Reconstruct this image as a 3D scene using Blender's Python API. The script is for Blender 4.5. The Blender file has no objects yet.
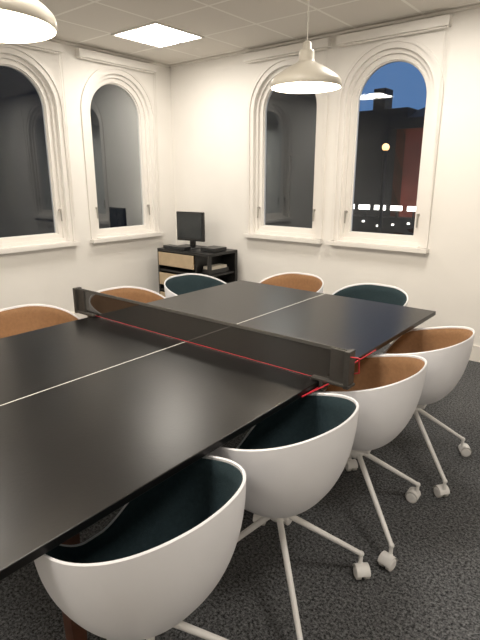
import bpy, math, random
from mathutils import Vector, Matrix
random.seed(3)
pi=math.pi
# ---------------------------------------------------------------- materials
def new_mat(name):
    m=bpy.data.materials.new(name); m.use_nodes=True
    nt=m.node_tree; b=nt.nodes.get('Principled BSDF')
    return m,nt,b
def pmat(name,col,rough=.5,metal=0,spec=.5,noise=0,nscale=20,bump=0,bscale=200,coat=0,emit=None,estr=0):
    m,nt,b=new_mat(name)
    b.inputs['Base Color'].default_value=(*col,1)
    b.inputs['Roughness'].default_value=rough
    b.inputs['Metallic'].default_value=metal
    b.inputs['Specular IOR Level'].default_value=spec
    b.inputs['Coat Weight'].default_value=coat
    tc=nt.nodes.new('ShaderNodeTexCoord')
    if noise>0:
        n=nt.nodes.new('ShaderNodeTexNoise'); n.inputs['Scale'].default_value=nscale; n.inputs['Detail'].default_value=4
        nt.links.new(tc.outputs['Object'],n.inputs['Vector'])
        r=nt.nodes.new('ShaderNodeValToRGB')
        r.color_ramp.elements[0].position=.3; r.color_ramp.elements[1].position=.7
        r.color_ramp.elements[0].color=(*[c*(1-noise) for c in col],1)
        r.color_ramp.elements[1].color=(*[min(1,c*(1+noise)) for c in col],1)
        nt.links.new(n.outputs['Fac'],r.inputs['Fac']); nt.links.new(r.outputs['Color'],b.inputs['Base Color'])
    if bump>0:
        n2=nt.nodes.new('ShaderNodeTexNoise'); n2.inputs['Scale'].default_value=bscale; n2.inputs['Detail'].default_value=3
        nt.links.new(tc.outputs['Object'],n2.inputs['Vector'])
        bp=nt.nodes.new('ShaderNodeBump'); bp.inputs['Strength'].default_value=bump; bp.inputs['Distance'].default_value=.01
        nt.links.new(n2.outputs['Fac'],bp.inputs['Height']); nt.links.new(bp.outputs['Normal'],b.inputs['Normal'])
    if emit:
        b.inputs['Emission Color'].default_value=(*emit,1); b.inputs['Emission Strength'].default_value=estr
    return m
M={}
M['wall']=pmat('wall_paint',(.86,.835,.795),.75,spec=.2,noise=.015,nscale=3,bump=.05,bscale=120)
M['trim']=pmat('trim_gloss_paint',(.82,.79,.74),.4,noise=.01,nscale=5)
M['frame']=pmat('window_frame_paint',(.82,.79,.75),.4,noise=.01,nscale=5)
M['shell']=pmat('white_plastic_shell',(.80,.80,.83),.38,noise=.01,nscale=4)
M['metalw']=pmat('white_powdercoat',(.80,.79,.78),.35,noise=.01,nscale=8)
M['teal']=pmat('teal_upholstery',(.026,.046,.055),.85,spec=.2,noise=.12,nscale=90,bump=.3,bscale=500)
M['tan']=pmat('tan_upholstery',(.29,.16,.08),.7,spec=.25,noise=.08,nscale=60,bump=.2,bscale=400)
M['wheel']=pmat('caster_wheel_grey',(.60,.59,.57),.5,noise=.02)
M['tabletop']=pmat('table_black_laminate',(.0045,.0042,.0042),.29,spec=.30,noise=.15,nscale=6,bump=.02,bscale=90)
M['tedge']=pmat('table_edge_black',(.010,.010,.010),.45,noise=.1)
M['line']=pmat('white_line_paint',(.75,.75,.72),.5,noise=.02)
M['steel']=pmat('dark_steel',(.03,.03,.032),.4,metal=.6,noise=.05)
M['clamp']=pmat('net_clamp_grey',(.045,.042,.038),.5,metal=.2,noise=.1,nscale=50)
M['red']=pmat('red_cord',(.5,.015,.03),.5,noise=.05)
M['legwood']=pmat('walnut_leg_wood',(.09,.035,.02),.45,noise=.25,nscale=18)
M['cabblack']=pmat('cabinet_black',(.012,.012,.012),.4,noise=.1)
M['cabwood']=pmat('cabinet_birch',(.52,.40,.26),.5,noise=.08,nscale=12)
M['blackpl']=pmat('black_plastic',(.012,.012,.013),.3,noise=.05)
M['screen']=pmat('monitor_screen',(.03,.035,.038),.15,noise=.05)
M['chrome']=pmat('handle_metal',(.45,.43,.4),.3,metal=.9,noise=.03)
M['lampw']=pmat('pendant_white_enamel',(.62,.58,.50),.35,noise=.01)
M['lampin']=pmat('pendant_inner_white',(.85,.83,.78),.6,noise=.01,emit=(1,.86,.66),estr=.5)
M['cord']=pmat('pendant_cord',(.55,.52,.46),.6,noise=.05)
M['book']=pmat('paper_stack',(.55,.5,.42),.7,noise=.1)
def emis(name,col,s):
    m,nt,b=new_mat(name); b.inputs['Base Color'].default_value=(.8,.8,.8,1)
    b.inputs['Emission Color'].default_value=(*col,1); b.inputs['Emission Strength'].default_value=s
    return m
M['bulb']=emis('lamp_bulb_glow',(1,.88,.70),14)
M['panel']=emis('led_panel_diffuser',(1,.93,.83),29)
M['shoplight']=emis('shop_light_glow',(1,.93,.85),5)
M['warmlight']=emis('street_lamp_glow',(1,.55,.2),3)
# carpet
m,nt,b=new_mat('carpet_grey'); M['carpet']=m
tc=nt.nodes.new('ShaderNodeTexCoord')
n=nt.nodes.new('ShaderNodeTexNoise'); n.inputs['Scale'].default_value=85; n.inputs['Detail'].default_value=8; n.inputs['Roughness'].default_value=.85
n3=nt.nodes.new('ShaderNodeTexNoise'); n3.inputs['Scale'].default_value=2.5
r=nt.nodes.new('ShaderNodeValToRGB')
r.color_ramp.elements[0].position=.43; r.color_ramp.elements[0].color=(.018,.019,.021,1)
r.color_ramp.elements[1].position=.61; r.color_ramp.elements[1].color=(.27,.275,.285,1)
mx=nt.nodes.new('ShaderNodeMixRGB'); mx.blend_type='MULTIPLY'; mx.inputs['Fac'].default_value=.25
nt.links.new(tc.outputs['Object'],n.inputs['Vector']); nt.links.new(tc.outputs['Object'],n3.inputs['Vector'])
nt.links.new(n.outputs['Fac'],r.inputs['Fac']); nt.links.new(r.outputs['Color'],mx.inputs[1]); nt.links.new(n3.outputs['Fac'],mx.inputs[2])
nt.links.new(mx.outputs[0],b.inputs['Base Color']); b.inputs['Roughness'].default_value=.95; b.inputs['Specular IOR Level'].default_value=.1
bp=nt.nodes.new('ShaderNodeBump'); bp.inputs['Strength'].default_value=.7; bp.inputs['Distance'].default_value=.01
nt.links.new(n.outputs['Fac'],bp.inputs['Height']); nt.links.new(bp.outputs['Normal'],b.inputs['Normal'])
# glass : partly mirror, partly see-through (double glazed)
m=bpy.data.materials.new('window_glass'); m.use_nodes=True; nt=m.node_tree; nt.nodes.clear()
o=nt.nodes.new('ShaderNodeOutputMaterial'); mx=nt.nodes.new('ShaderNodeMixShader'); t=nt.nodes.new('ShaderNodeBsdfTransparent'); g=nt.nodes.new('ShaderNodeBsdfGlossy')
g.inputs['Roughness'].default_value=.01; g.inputs['Color'].default_value=(.92,.97,1,1); t.inputs['Color'].default_value=(.85,.87,.87,1)
fr=nt.nodes.new('ShaderNodeFresnel'); fr.inputs['IOR'].default_value=1.5
ma=nt.nodes.new('ShaderNodeMath'); ma.operation='MULTIPLY_ADD'; ma.inputs[1].default_value=1.75; ma.inputs[2].default_value=.0; ma.use_clamp=True
nt.links.new(fr.outputs[0],ma.inputs[0]); nt.links.new(ma.outputs[0],mx.inputs[0])
nt.links.new(t.outputs[0],mx.inputs[1]); nt.links.new(g.outputs[0],mx.inputs[2]); nt.links.new(mx.outputs[0],o.inputs[0]); M['glass']=m
# net cloth
m=bpy.data.materials.new('net_mesh_cloth'); m.use_nodes=True; nt=m.node_tree; nt.nodes.clear()
o=nt.nodes.new('ShaderNodeOutputMaterial'); mx=nt.nodes.new('ShaderNodeMixShader'); t=nt.nodes.new('ShaderNodeBsdfTransparent'); g=nt.nodes.new('ShaderNodeBsdfDiffuse')
g.inputs['Color'].default_value=(.026,.023,.020,1); mx.inputs[0].default_value=.88
nt.links.new(t.outputs[0],mx.inputs[1]); nt.links.new(g.outputs[0],mx.inputs[2]); nt.links.new(mx.outputs[0],o.inputs[0]); M['net']=m
# ceiling tiles
def ceiling_mat():
    m,nt,b=new_mat('ceiling_tiles')
    tc=nt.nodes.new('ShaderNodeTexCoord'); sp=nt.nodes.new('ShaderNodeSeparateXYZ'); nt.links.new(tc.outputs['Object'],sp.inputs[0])
    outs=[]
    for ax,off in (('X',4.1+6),('Y',-3.2+6)):
        a=nt.nodes.new('ShaderNodeMath'); a.operation='ADD'; a.inputs[1].default_value=off
        nt.links.new(sp.outputs[ax],a.inputs[0])
        d=nt.nodes.new('ShaderNodeMath'); d.operation='DIVIDE'; d.inputs[1].default_value=.6; nt.links.new(a.outputs[0],d.inputs[0])
        f=nt.nodes.new('ShaderNodeMath'); f.operation='FRACT'; nt.links.new(d.outputs[0],f.inputs[0])
        l=nt.nodes.new('ShaderNodeMath'); l.operation='PINGPONG'; l.inputs[1].default_value=.5; nt.links.new(f.outputs[0],l.inputs[0])
        c=nt.nodes.new('ShaderNodeMath'); c.operation='LESS_THAN'; c.inputs[1].default_value=.020; nt.links.new(l.outputs[0],c.inputs[0])
        outs.append(c)
    mxx=nt.nodes.new('ShaderNodeMath'); mxx.operation='MAXIMUM'; nt.links.new(outs[0].outputs[0],mxx.inputs[0]); nt.links.new(outs[1].outputs[0],mxx.inputs[1])
    mc=nt.nodes.new('ShaderNodeMixRGB'); mc.inputs[1].default_value=(.74,.70,.64,1); mc.inputs[2].default_value=(.90,.87,.81,1)
    nt.links.new(mxx.outputs[0],mc.inputs[0]); nt.links.new(mc.outputs[0],b.inputs['Base Color']); b.inputs['Roughness'].default_value=.9
    return m
M['ceil']=ceiling_mat()
# ---------------------------------------------------------------- mesh builder
class MB:
    def __init__(s): s.v=[];s.f=[];s.mi=[];s.sm=[];s.mats=[]
    def mat(s,m):
        if m not in s.mats: s.mats.append(m)
        return s.mats.index(m)
    def add(s,vs,fs,m,smooth=False):
        o=len(s.v); s.v+= [tuple(v) for v in vs]; k=s.mat(m)
        for f in fs: s.f.append([i+o for i in f]); s.mi.append(k); s.sm.append(smooth)
    def box(s,c,d,m,rot=None,bev=0):
        x,y,z=[q/2 for q in d]
        if bev<=0:
            vs=[Vector((sx*x,sy*y,sz*z)) for sx in(-1,1) for sy in(-1,1) for sz in(-1,1)]
            fs=[(0,1,3,2),(4,6,7,5),(0,4,5,1),(2,3,7,6),(0,2,6,4),(1,5,7,3)]
        else:
            import bmesh
            bm=bmesh.new(); bmesh.ops.create_cube(bm,size=1)
            for v in bm.verts: v.co=Vector((v.co.x*d[0],v.co.y*d[1],v.co.z*d[2]))
            bmesh.ops.bevel(bm,geom=bm.edges[:],offset=bev,segments=2,affect='EDGES',profile=.5)
            bm.verts.index_update(); vs=[v.co.copy() for v in bm.verts]; fs=[[v.index for v in f.verts] for f in bm.faces]; bm.free()
        if rot is not None: vs=[rot@v for v in vs]
        vs=[v+Vector(c) for v in vs]; s.add(vs,fs,m)
    def tube(s,p0,p1,r0,r1,m,n=14,caps=True):
        p0=Vector(p0);p1=Vector(p1);d=(p1-p0).normalized()
        a=d.orthogonal().normalized(); b=d.cross(a)
        vs=[];fs=[]
        for p,r in((p0,r0),(p1,r1)):
            for i in range(n):
                t=2*pi*i/n; vs.append(p+(a*math.cos(t)+b*math.sin(t))*r)
        for i in range(n): fs.append((i,(i+1)%n,n+(i+1)%n,n+i))
        s.add(vs,fs,m,True)
        if caps: s.add(vs,[list(range(n))[::-1],list(range(n,2*n))],m)
    def path(s,pts,r,m,n=8):
        for a,b in zip(pts[:-1],pts[1:]): s.tube(a,b,r,r,m,n)
    def lathe(s,prof,c,m,n=48,axis='Z'):
        vs=[];fs=[]
        for (r,z) in prof:
            for i in range(n):
                t=2*pi*i/n
                p=(r*math.cos(t),r*math.sin(t),z)
                vs.append(Vector(p)+Vector(c))
        for j in range(len(prof)-1):
            for i in range(n):
                fs.append((j*n+i,j*n+(i+1)%n,(j+1)*n+(i+1)%n,(j+1)*n+i))
        s.add(vs,fs,m,True)
    def sphere(s,c,r,m,n=20,k=12,sc=(1,1,1)):
        vs=[];fs=[]
        for j in range(k+1):
            a=pi*j/k
            for i in range(n):
                t=2*pi*i/n; vs.append((c[0]+r*sc[0]*math.sin(a)*math.cos(t),c[1]+r*sc[1]*math.sin(a)*math.sin(t),c[2]+r*sc[2]*math.cos(a)))
        for j in range(k):
            for i in range(n): fs.append((j*n+i,(j+1)*n+i,(j+1)*n+(i+1)%n,j*n+(i+1)%n))
        s.add(vs,fs,m,True)
    def mesh(s,name):
        me=bpy.data.meshes.new(name); me.from_pydata(s.v,[],s.f)
        for m in s.mats: me.materials.append(m)
        for p,k,sm in zip(me.polygons,s.mi,s.sm): p.material_index=k; p.use_smooth=sm
        me.update(); return me
    def obj(s,name,parent=None):
        ob=bpy.data.objects.new(name,s.mesh(name)); bpy.context.collection.objects.link(ob)
        if parent: ob.parent=parent
        return ob
def empty(name,loc=(0,0,0),rz=0):
    e=bpy.data.objects.new(name,None); e.location=loc; e.rotation_euler=(0,0,rz); e.empty_display_size=.1
    bpy.context.collection.objects.link(e); return e
def link(name,me,parent):
    ob=bpy.data.objects.new(name,me); bpy.context.collection.objects.link(ob); ob.parent=parent; return ob
# ---------------------------------------------------------------- room shell
XL,XR,YB,YF,H=-4.675,1.6,4.471,-1.7,2.80
ZA=2.60; DEP=.13
HW=.42; ZS=.90; ZSP=ZA-HW
WINS_L=[2.52,3.70]; WINS_B=[-3.03,-1.965]
NA=28
def setw(hw,zs):
    global HW,ZS,ZSP
    HW=hw; ZS=zs; ZSP=ZA-hw
def arch(cs,off):
    w=HW-off; pts=[(cs-w,ZS+off)]
    for i in range(NA+1):
        a=pi-pi*i/NA; pts.append((cs+w*math.cos(a),ZSP+w*math.sin(a)))
    pts.append((cs+w,ZS+off)); return pts
def mapL(s,z,d): return (XL-d,s,z)      # d outward
def mapB(s,z,d): return (s,YB+d,z)
def wall_with(name,mp,s0,s1,wins):
    mb=MB(); cur=s0
    for c in wins:
        a,b=c-HW,c+HW
        mb.add([mp(cur,0,0),mp(a,0,0),mp(a,H,0),mp(cur,H,0)],[(0,1,2,3)],M['wall'])
        mb.add([mp(a,0,0),mp(b,0,0),mp(b,ZS,0),mp(a,ZS,0)],[(0,1,2,3)],M['wall'])
        P=arch(c,0)
        ap=P[1:-1]
        for p,q in zip(ap[:-1],ap[1:]):
            mb.add([mp(p[0],p[1],0),mp(q[0],q[1],0),mp(q[0],H,0),mp(p[0],H,0)],[(0,1,2,3)],M['wall'])
        PP=P+[P[0]]
        for p,q in zip(PP[:-1],PP[1:]):
            mb.add([mp(p[0],p[1],0),mp(q[0],q[1],0),mp(q[0],q[1],DEP+.03),mp(p[0],p[1],DEP+.03)],[(0,1,2,3)],M['wall'])
        cur=b
    mb.add([mp(cur,0,0),mp(s1,0,0),mp(s1,H,0),mp(cur,H,0)],[(0,1,2,3)],M['wall'])
    return mb.obj(name)
setw(.42,.90); wall_with('wall_left',mapL,YF,YB,WINS_L)
setw(.405,.94); wall_with('wall_back',mapB,XL,XR,WINS_B)
mb=MB(); mb.add([(XR,YF,0),(XR,YB,0),(XR,YB,H),(XR,YF,H)],[(0,1,2,3)],M['wall']); mb.obj('wall_right')
mb=MB(); mb.add([(XL,YF,0),(XR,YF,0),(XR,YF,H),(XL,YF,H)],[(0,1,2,3)],M['wall']); mb.obj('wall_front')
mb=MB(); mb.add([(XL,YF,0),(XR,YF,0),(XR,YB,0),(XL,YB,0)],[(0,1,2,3)],M['carpet']); mb.obj('floor')
mb=MB(); mb.add([(XL,YF,H),(XR,YF,H),(XR,YB,H),(XL,YB,H)],[(3,2,1,0)],M['ceil']); mb.obj('ceiling')
def bar(name,mp,s0,s1,z0,z1,d0,d1,m):
    mb=MB()
    vs=[mp(s,z,d) for s in(s0,s1) for z in(z0,z1) for d in(d0,d1)]
    mb.add(vs,[(0,1,3,2),(4,6,7,5),(0,4,5,1),(2,3,7,6),(0,2,6,4),(1,5,7,3)],m); return mb.obj(name)
bar('baseboard_left',mapL,YF,YB,0,.14,-.018,0,M['trim'])
bar('baseboard_back',mapB,XL,XR,0,.14,-.018,0,M['trim'])
bar('trim_1',mapL,YF,YB,H-.022,H-.002,-.022,0,M['trim'])
bar('trim_2',mapB,XL,XR,H-.022,H-.002,-.022,0,M['trim'])
def ring(mb,mp,c,o0,o1,d0,d1,m,bottom=True):
    A=arch(c,o0);B=arch(c,o1)
    if not bottom: A[0]=(A[0][0],ZS);A[-1]=(A[-1][0],ZS);B[0]=(B[0][0],ZS);B[-1]=(B[-1][0],ZS)
    n=len(A); vs=[]
    for P,d in((A,d0),(B,d0),(A,d1),(B,d1)): vs+=[mp(p[0],p[1],d) for p in P]
    fs=[]
    rng=range(n) if bottom else range(n-1)
    for i in rng:
        j=(i+1)%n
        fs+=[(i,j,n+j,n+i),(2*n+i,3*n+i,3*n+j,2*n+j),(i,2*n+i,2*n+j,j),(n+i,n+j,3*n+j,3*n+i)]
    mb.add(vs,fs,m)
def window(idx,mp,c,hand):
    e=empty('window_%d'%idx)
    mb=MB(); ring(mb,mp,c,-.075,-.045,-.018,0,M['frame'],False); ring(mb,mp,c,-.045,.0,-.006,0,M['frame'],False); mb.obj('architrave',e)
    mb=MB(); ring(mb,mp,c,0,.035,.03,DEP,M['frame']); mb.obj('outer_frame',e)
    mb=MB(); ring(mb,mp,c,.035,.080,.055,DEP-.01,M['frame']); ring(mb,mp,c,.080,.090,.075,DEP-.02,M['frame']); mb.obj('sash',e)
    mb=MB(); P=arch(c,.085); mb.add([mp(p[0],p[1],.09) for p in P],[list(range(len(P)))],M['glass']); mb.obj('glass_pane',e)
    mb=MB(); vs=[]
    s0,s1=c-HW-.09,c+HW+.09
    vs=[mp(s,z,d) for s in(s0,s1) for z in(ZS-.04,ZS-.005) for d in(-.075,0)]
    Q=[(0,1,3,2),(4,6,7,5),(0,4,5,1),(2,3,7,6),(0,2,6,4),(1,5,7,3)]
    mb.add(vs,Q,M['frame'])
    mb.add([mp(s,z,d) for s in(c-HW+.001,c+HW-.001) for z in(ZS-.02,ZS+.004) for d in(-.07,.05)],Q,M['frame'])
    mb.add([mp(s,z,d) for s in(s0+.03,s1-.03) for z in(ZS-.07,ZS-.04) for d in(-.02,0)],Q,M['frame'])
    mb.obj('sill',e)
    mb=MB()
    for sg in (-1,1):
        s=c+sg*(HW-.05); z=1.22
        mb.tube(mp(s,z,.055),mp(s,z,.02),.012,.010,M['chrome'])
        mb.tube(mp(s,z+.01,.025),mp(s,z-.11,.02),.009,.007,M['chrome'])
    mb.obj('handles',e)
k=1
setw(.42,.90)
for c in WINS_L: window(k,mapL,c,1); k+=1
setw(.405,.94)
for c in WINS_B: window(k,mapB,c,1); k+=1
def blind(mp,c,w,endside):
    e=empty('roller_blind')
    mb=MB(); Q=[(0,1,3,2),(4,6,7,5),(0,4,5,1),(2,3,7,6),(0,2,6,4),(1,5,7,3)]
    mb.add([mp(s,z,d) for s in(c-w/2,c+w/2) for z in(2.685,2.755) for d in(-.07,0)],Q,M['wall'])
    mb.obj('cassette',e)
    mb=MB(); mb.tube(mp(c-w/2+.02,2.677,-.04),mp(c+w/2-.02,2.677,-.04),.009,.009,M['trim']); mb.obj('hem_bar',e)
    mb=MB(); s=c+endside*(w/2-.01)
    mb.tube(mp(s,2.69,-.05),mp(s,1.15,-.03),.0025,.0025,M['trim'],6)
    mb.tube(mp(s+.03*endside*-1,2.69,-.05),mp(s,1.15,-.03),.0025,.0025,M['trim'],6)
    mb.obj('pull_chain',e)
for c in WINS_L: blind(mapL,c,1.0,1)
for c in WINS_B: blind(mapB,c,.98,1)
# ---------------------------------------------------------------- ceiling panel lights
for (x,y) in [(-3.8,3.5),(-3.8,1.1),(-1.4,3.5),(-1.4,1.1),(.4,1.1),(-1.4,-.7)]:
    e=empty('ceiling_light_panel',(x,y,H))
    mb=MB()
    for a,b,c,d in((-.29,0,.02,.6),(.29,0,.02,.6),(0,-.29,.56,.02),(0,.29,.56,.02),(0,0,.02,.56)):
        mb.box((a,b,-.008),(c,d,.014),M['trim'])
    mb.obj('panel_frame',e)
    mb=MB(); mb.add([(-.28,-.28,-.006),(.28,-.28,-.006),(.28,.28,-.006),(-.28,.28,-.006)],[(3,2,1,0)],M['panel']); mb.obj('diffuser',e)
# ---------------------------------------------------------------- pendants
def pendant(x,y,z):
    e=empty('pendant_lamp',(x,y,z))
    out=[(.200,0),(.204,.004),(.204,.028),(.199,.040),(.185,.055),(.165,.070),(.135,.090),(.100,.110),(.070,.124),(.052,.134),(.045,.145),(.044,.185),(.040,.195),(.030,.20),(.026,.205),(.025,.232),(.018,.240),(.006,.245)]
    mb=MB(); mb.lathe(out,(0,0,0),M['lampw']); mb.obj('shade',e)
    inn=[(.200,0),(.196,.004),(.195,.030),(.180,.048),(.145,.074),(.110,.096),(.06,.12),(.001,.125)]
    mb=MB(); mb.lathe(inn,(0,0,0),M['lampin']); mb.obj('shade_inner',e)
    mb=MB(); mb.sphere((0,0,.05),.045,M['bulb']); mb.tube((0,0,.085),(0,0,.123),.02,.02,M['lampw']); mb.obj('bulb',e)
    mb=MB(); mb.tube((0,0,.24),(0,0,H-z-.02),.0035,.0035,M['cord'],8); mb.lathe([(.001,H-z-.03),(.04,H-z-.028),(.045,H-z-.002)],(0,0,0),M['lampw'],24); mb.obj('cord',e)
    l=bpy.data.lights.new('pendant_glow','POINT'); l.energy=26; l.color=(1,.85,.66); l.shadow_soft_size=.04
    lo=bpy.data.objects.new('pendant_glow',l); lo.location=(0,0,-.01); lo.parent=e; bpy.context.collection.objects.link(lo)
pendant(-1.675,2.67,2.035); pendant(-1.69,.85,1.985)
# ---------------------------------------------------------------- table
X0,X1,Y0,Y1,TZ=-2.437,-.912,.27,3.014,.76
YM=(Y0+Y1)/2; XM=(X0+X1)/2
e=empty('table_tennis_table')
for nm,a,b in(('top_near',Y0,YM-.002),('top_far',YM+.002,Y1)):
    mb=MB(); mb.box((XM,(a+b)/2,TZ-.0125),(X1-X0,b-a,.025),M['tabletop'],bev=.003)
    mb.box((XM,(a+b)/2,TZ+.0004),(.004,b-a-.004,.0008),M['line']); mb.obj(nm,e)
mb=MB()
for x in (X0+.21,X1-.21):
    mb.box((x,YM,TZ-.053),(.03,Y1-Y0-.4,.050),M['steel'])
for y in (Y0+.22,YM-.06,YM+.06,Y1-.22):
    mb.box((XM,y,TZ-.053),(X1-X0-.42,.03,.050),M['steel'])
mb.obj('underframe',e)
mb=MB(); mb.box((XM,YM,TZ-.092),(1.02,2.2,.028),M['tedge'],bev=.003); mb.obj('support_board',e)
mb=MB()
for x in (X0+.33,X1-.31):
    for y in (.66,2.66):
        mb.add([(x+a*s,y+b*s,z) for z,s in((0,.022),(.655,.034)) for a,b in((-1,-1),(1,-1),(1,1),(-1,1))],[(0,1,2,3),(4,7,6,5),(0,4,5,1),(1,5,6,2),(2,6,7,3),(3,7,4,0)],M['legwood'])
mb.obj('legs',e)
# net
e=empty('table_tennis_net')
NX0,NX1=X0-.15,X1+.13
mb=MB(); N=40
vs=[];fs=[]
for i in range(N+1):
    t=i/N; x=NX0+.02+(NX1-NX0-.06)*t; sag=.004*math.sin(pi*t)
    vs+=[(x,YM,TZ+.004),(x,YM,TZ+.148-sag)]
for i in range(N): fs.append((2*i,2*i+2,2*i+3,2*i+1))
mb.add(vs,fs,M['net']); mb.obj('net_mesh',e)
M['tape']=pmat('net_top_tape',(.065,.062,.057),.7,noise=.1)
mb=MB(); mb.box((XM,YM,TZ+.143),(NX1-NX0-.05,.006,.014),M['tape']); mb.obj('top_tape',e)
mb=MB(); mb.path([(NX0+.05,YM-.004,TZ+.008),(XM,YM-.005,TZ+.006),(NX1-.06,YM-.005,TZ+.006)],.0011,M['red']); mb.obj('bottom_cord',e)
mb=MB()
for sg,x,xe in((-1,NX0,X0),(1,NX1,X1)):
    mb.box((x-sg*.012,YM,TZ+.074),(.022,.05,.152),M['clamp'],bev=.003)
    mb.box((x-sg*.055,YM-.004,TZ+.074),(.07,.012,.145),M['clamp'],bev=.003)
    mb.box((xe-sg*.0+sg*.05,YM,TZ+.008),(.17,.05,.012),M['clamp'],bev=.003)
    mb.box((xe+sg*.012,YM,TZ-.016),(.018,.05,.045),M['clamp'],bev=.003)
    mb.box((xe-sg*.02,YM,TZ-.032),(.07,.05,.012),M['clamp'],bev=.003)
    mb.tube((xe+sg*-.03,YM,TZ-.050),(xe-sg*.03,YM,TZ-.036),.016,.014,M['blackpl'])
mb.obj('post_clamps',e)
mb=MB()
P=[Vector((NX1-.02,YM-.02,TZ+.13)),Vector((NX1+.03,YM-.01,TZ+.13)),Vector((NX1+.02,YM+.02,TZ+.06)),Vector((X1+.010,YM+.04,TZ-.006)),Vector((X1+.006,YM+.2,TZ-.010)),Vector((X1+.006,YM+.5,TZ-.010))]
mb.path(P,.0028,M['red'])
mb.path([Vector((NX1-.08,YM-.03,TZ+.005)),Vector((NX1-.1,YM-.035,TZ-.01)),Vector((X1+.004,YM-.15,TZ-.02)),Vector((X1+.004,YM-.03,TZ-.024))],.0028,M['red'])
mb.obj('tension_cord',e)
# ---------------------------------------------------------------- chairs
def sst(a,b,x):
    t=max(0,min(1,(x-a)/(b-a))); return t*t*(3-2*t)
def rimR(phi,off=0):
    a=.255-off; b=.274-off; n=2.3
    return (abs(math.cos(phi)/a)**n+abs(math.sin(phi)/b)**n)**(-1/n)
def rimH(phi):
    ang=abs((phi+pi)%(2*pi)-pi)*180/pi  # 0 front..180 back
    return .470+.212*sst(5,68,ang)+.105*sst(40,165,ang)
Z0=.385
def surf(phi,t,off,zoff):
    s=math.sin(t*pi/2); c=math.cos(t*pi/2)
    r=rimR(phi,off)*(s**.76); h=rimH(phi)
    z=Z0+zoff*(1-t)+(h-Z0)*(1-max(0,c)**.92)
    return (r*math.cos(phi),r*math.sin(phi),z)
NP,NT=96,24
def shell_mesh():
    mb=MB()
    def sheet(off,zoff,m,flip):
        vs=[surf(0,0,off,zoff)];fs=[]
        vs[0]=(0,0,vs[0][2])
        for j in range(1,NT+1):
            for i in range(NP):
                vs.append(surf(2*pi*i/NP,j/NT,off,zoff))
        for i in range(NP):
            f=(0,1+i,1+(i+1)%NP); fs.append(f[::-1] if not flip else f)
        for j in range(NT-1):
            for i in range(NP):
                a=1+j*NP+i;b=1+j*NP+(i+1)%NP;c=b+NP;d=a+NP
                fs.append((a,b,c,d) if not flip else (d,c,b,a))
        mb.add(vs,fs,m,True); return vs[-NP:]
    A=sheet(0,0,M['shell'],False)
    B=sheet(.008,.010,M['shell'],True)
    C=[((a[0]+b[0])/2,(a[1]+b[1])/2,a[2]+.004) for a,b in zip(A,B)]
    for P,Q in((A,C),(C,B)):
        mb.add(list(P)+list(Q),[(i,(i+1)%NP,NP+(i+1)%NP,NP+i) for i in range(NP)],M['shell'],True)
    return mb.mesh('chair_shell')
def uph_mesh(m):
    mb=MB()
    vs=[(0,0,Z0+.06)];fs=[]
    for j in range(1,NT+1):
        t=.99*j/NT
        th=.010 if j<NT else .0
        for i in range(NP):
            vs.append(surf(2*pi*i/NP,t,.0085+th,.06))
    for i in range(NP): fs.append((0,1+i,1+(i+1)%NP))
    for j in range(NT-1):
        for i in range(NP):
            a=1+j*NP+i;b=1+j*NP+(i+1)%NP; fs.append((a,b,b+NP,a+NP))
    mb.add(vs,fs,m,True)
    return mb.mesh('chair_upholstery')
RB=.345
def base_mesh():
    mb=MB(); W=M['metalw']
    mb.box((0,0,Z0-.010),(.15,.12,.022),W,bev=.005)
    mb.tube((0,0,.315),(0,0,Z0-.01),.024,.030,W,20)
    mb.lathe([(.001,.305),(.028,.308),(.034,.32),(.034,.342),(.026,.352)],(0,0,0),W,24)
    for q in range(4):
        a=pi/4+q*pi/2; d=Vector((math.cos(a),math.sin(a),0))
        p0=Vector((0,0,.330))+d*.02; p1=d*RB+Vector((0,0,.098))
        mb.tube(p0,p1,.0125,.0095,W); mb.sphere(p1,.012,W,12,8)
        mb.tube(p1,p1-Vector((0,0,.04)),.008,.008,W)
    return mb.mesh('chair_star_base')
def caster_mesh():
    mb=MB()
    mb.box((0,.012,.045),(.02,.035,.03),M['metalw'],bev=.004)
    for s in(-1,1):
        x0=s*.008; x1=s*.024
        mb.tube((x0,.018,.028),(x1,.018,.028),.028,.028,M['wheel'],24)
        mb.tube((x1,.018,.028),(x1+s*.004,.018,.028),.025,.019,M['metalw'],24)
    n=14;vs=[];fs=[]
    for s in(-.027,.027):
        for i in range(n+1):
            a=pi*i/n; vs.append((s,.018+.031*math.cos(a),.030+.031*math.sin(a)))
    for i in range(n): fs.append((i,i+1,n+2+i,n+1+i))
    mb.add(vs,fs,M['metalw'],True)
    return mb.mesh('chair_caster')
SH=shell_mesh(); UP={'teal':uph_mesh(M['teal']),'tan':uph_mesh(M['tan'])}; BA=base_mesh(); CA=caster_mesh()
def chair(x,y,face,color,base_rot=0,ca=None):
    e=empty('swivel_tub_chair',(x,y,0),0)
    s=link('shell',SH,e); s.rotation_euler=(0,0,face)
    u=link('upholstery',UP[color],e); u.rotation_euler=(0,0,face)
    b=link('star_base',BA,e); b.rotation_euler=(0,0,base_rot)
    for q in range(4):
        a=pi/4+q*pi/2+base_rot
        c=link('caster_%d'%(q+1),CA,e); c.location=(RB*math.cos(a),RB*math.sin(a),0); c.rotation_euler=(0,0,random.uniform(0,6.28))
D=math.radians
chair(-.915,.72,D(180),'teal',D(5))
chair(-.895,1.33,D(180),'teal',D(3))
chair(-.865,1.915,D(182),'tan',D(8))
chair(-.832,2.52,D(184),'tan',D(6))
chair(-2.64,1.39,D(0),'tan',D(10))
chair(-2.62,2.08,D(-4),'tan',D(25))
chair(-2.61,2.74,D(-3),'teal',D(0))
chair(-2.11,3.19,D(-90),'tan',D(12))
chair(-1.44,3.17,D(-92),'teal',D(0))
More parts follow.
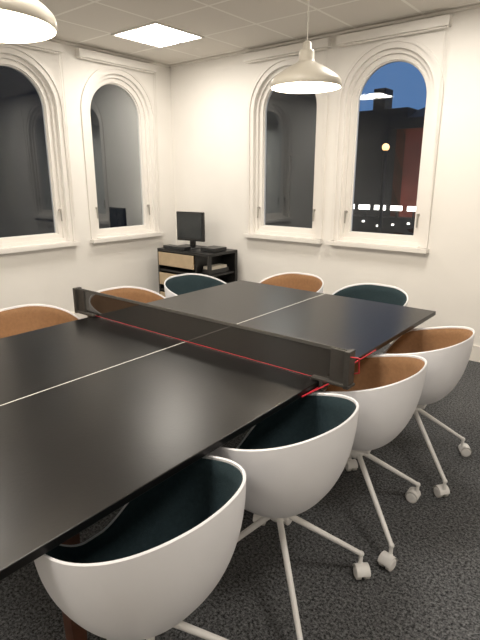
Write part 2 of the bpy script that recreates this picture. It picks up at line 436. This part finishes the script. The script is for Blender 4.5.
# ---------------------------------------------------------------- media cabinet
e=empty('media_cabinet')
cx0,cx1,cy0,cy1,cz=-4.42,-3.60,3.92,4.40,.75
mb=MB(); K=M['cabblack']
w=cx1-cx0; dd=cy1-cy0; cxm=(cx0+cx1)/2; cym=(cy0+cy1)/2
mb.box((cxm,cym,cz-.015),(w,dd,.03),K,bev=.002)
mb.box((cxm,cym,.05),(w-.01,dd-.01,.024),K)
mb.box((cx0+.011,cym,(cz)/2),(.022,dd-.004,cz-.05),K)
mb.box((cx1-.21,cym,(cz)/2),(.02,dd-.02,cz-.08),K)
mb.box((cxm,cy1-.01,cz/2),(w-.02,.012,cz-.08),K)
for x,y in((cx1-.015,cy0+.02),(cx1-.015,cy1-.02)): mb.box((x,y,cz/2),(.03,.04,cz-.02),K)
for z in (.26,.50): mb.box((cxm,cym,z),(w-.03,dd-.02,.022),K)
for x in(cx0+.05,cx1-.05):
    for y in (cy0+.05,cy1-.05): mb.tube((x,y,0),(x,y,.045),.02,.02,K)
mb.obj('carcass',e)
mb=MB()
mb.box((cx0+.31,cy0-.004,.635),(.56,.016,.15),M['cabwood'],bev=.002)
mb.box((cx0+.31,cy0-.004,.40),(.56,.016,.14),M['cabwood'],bev=.002)
mb.box((cx0+.31,cy0-.004,.16),(.56,.016,.15),M['cabwood'],bev=.002)
mb.obj('drawer_fronts',e)
mb=MB()
mb.box((cx1-.11,cym-.02,.537),(.14,.3,.05),M['blackpl']); mb.box((cx1-.11,cym-.02,.577),(.12,.26,.03),M['book'])
mb.box((cx1-.11,cym,.302),(.13,.3,.06),M['blackpl']); mb.box((cx1-.11,cym,.342),(.11,.2,.02),M['book']); mb.obj('shelf_contents',e)
e=empty('desktop_monitor',(-4.10,4.16,cz),D(8))
mb=MB(); mb.box((0,0,.25),(.38,.035,.33),M['blackpl'],bev=.006); mb.box((0,.03,.24),(.26,.04,.2),M['blackpl'],bev=.01); mb.obj('casing',e)
mb=MB(); mb.box((0,-.0185,.255),(.335,.002,.28),M['screen']); mb.obj('screen',e)
mb=MB(); mb.box((0,.035,.07),(.07,.03,.13),M['blackpl'],bev=.005); mb.lathe([(.001,.018),(.09,.016),(.115,.006),(.115,0)],(0,0,0),M['blackpl'],32); mb.obj('stand',e)
e=empty('disc_player',(-4.16,3.985,cz)); mb=MB(); mb.box((0,0,.022),(.34,.11,.034),M['blackpl'],bev=.003)
mb.box((0,-.056,.022),(.2,.002,.008),M['screen'])
for a in(-.15,.15): 
    for b in (-.04,.04): mb.tube((a,b,0),(a,b,.006),.01,.01,M['blackpl'])
mb.obj('player_body',e)
e=empty('set_top_box',(-3.74,4.15,cz)); mb=MB(); mb.box((0,0,.023),(.2,.22,.04),M['blackpl'],bev=.004); mb.box((0,-.111,.022),(.06,.002,.012),M['screen']); mb.obj('box_body',e)
# ---------------------------------------------------------------- outside
M['facade']=pmat('facade_dark_render',(.014,.016,.022),.8,noise=.2,nscale=1.2)
M['brick']=pmat('facade_red_brick_glow',(.20,.035,.02),.8,noise=.2,nscale=3,emit=(.28,.035,.02),estr=.15)  # faint emission on the brick stands in for street light falling on it
M['roof']=pmat('roof_slate',(.010,.011,.014),.7,noise=.2,nscale=3)
M['asphalt']=pmat('street_asphalt',(.02,.02,.022),.8,noise=.3,nscale=3)
e=empty('street_building')
mb=MB(); mb.box((-14.6,13,.5),(15,1,11),M['facade']); mb.box((-14.6,13,6.1),(15.2,1.2,.4),M['roof'])
mb.box((-6.3,15.5,-.9),(1.9,4,8.4),M['roof'])
mb.box((-6.5,14.5,3.5),(.35,.5,.9),M['roof'])
for i in range(5):
    for j in range(2):
        mb.box((-20+i*2.8,12.48,-1.5+j*2.8),(1.1,.08,1.7),M['roof'])
mb.obj('facade_and_roof',e)
e=empty('brick_building')
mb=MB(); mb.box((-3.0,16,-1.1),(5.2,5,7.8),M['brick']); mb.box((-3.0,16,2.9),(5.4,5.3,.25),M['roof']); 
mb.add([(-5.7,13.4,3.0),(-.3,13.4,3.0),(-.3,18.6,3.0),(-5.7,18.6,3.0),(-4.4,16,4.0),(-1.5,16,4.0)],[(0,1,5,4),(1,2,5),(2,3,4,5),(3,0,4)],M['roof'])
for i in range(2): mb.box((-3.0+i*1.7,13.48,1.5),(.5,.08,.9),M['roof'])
mb.obj('facade_and_roof',e)
e=empty('shop_front'); mb=MB(); mb.box((-5.0,13.2,.35),(4.5,.5,.35),M['roof'])
for i in range(9): mb.box((-7.0+i*.45,12.9,.78),(.3,.06,.12),M['shoplight'])
for i in range(9): mb.box((-7.0+i*.45,12.95,.62),(.04,.04,.22),M['roof'])
for i in range(10): mb.box((-6.95+i*.42,12.92,.30+(i%3)*.05),(.05,.05,.04),M['shoplight'])
mb.box((-5.0,13.3,-2.3),(4.5,.3,5.3),M['facade']); mb.obj('awning_lights',e)
e=empty('side_building'); mb=MB(); mb.box((-14,3,1.0),(5,18.5,14),M['facade'])
for i in range(5): mb.box((-11.48,-3+i*2.8,1.8),(.08,1.1,1.8),M['roof'])
mb.obj('facade',e)
mb=MB(); mb.add([(-40,-20,-5),(20,-20,-5),(20,50,-5),(-40,50,-5)],[(0,1,2,3)],M['asphalt']); mb.obj('street_ground')
e=empty('street_lamp',(-4.57,10.5,-5)); mb=MB(); mb.tube((0,0,0),(0,0,7.1),.05,.04,M['steel']); mb.sphere((0,0,7.16),.075,M['warmlight'],16,10); mb.obj('pole_and_globe',e)
# ---------------------------------------------------------------- world + camera
w=bpy.data.worlds.new('dusk_sky'); bpy.context.scene.world=w; w.use_nodes=True
bg=w.node_tree.nodes['Background']; bg.inputs['Color'].default_value=(.12,.27,.58,1); bg.inputs['Strength'].default_value=.75
cam=bpy.data.cameras.new('camera'); co=bpy.data.objects.new('camera',cam); bpy.context.collection.objects.link(co)
cam.sensor_fit='VERTICAL'; cam.sensor_height=32; cam.lens=498/640*32; cam.clip_start=.02
co.location=(0,0,1.535); co.rotation_euler=(pi/2-math.radians(15.9),0,math.radians(39.0))
sc=bpy.context.scene; sc.camera=co
sc.view_settings.view_transform='Standard'; sc.view_settings.exposure=.05
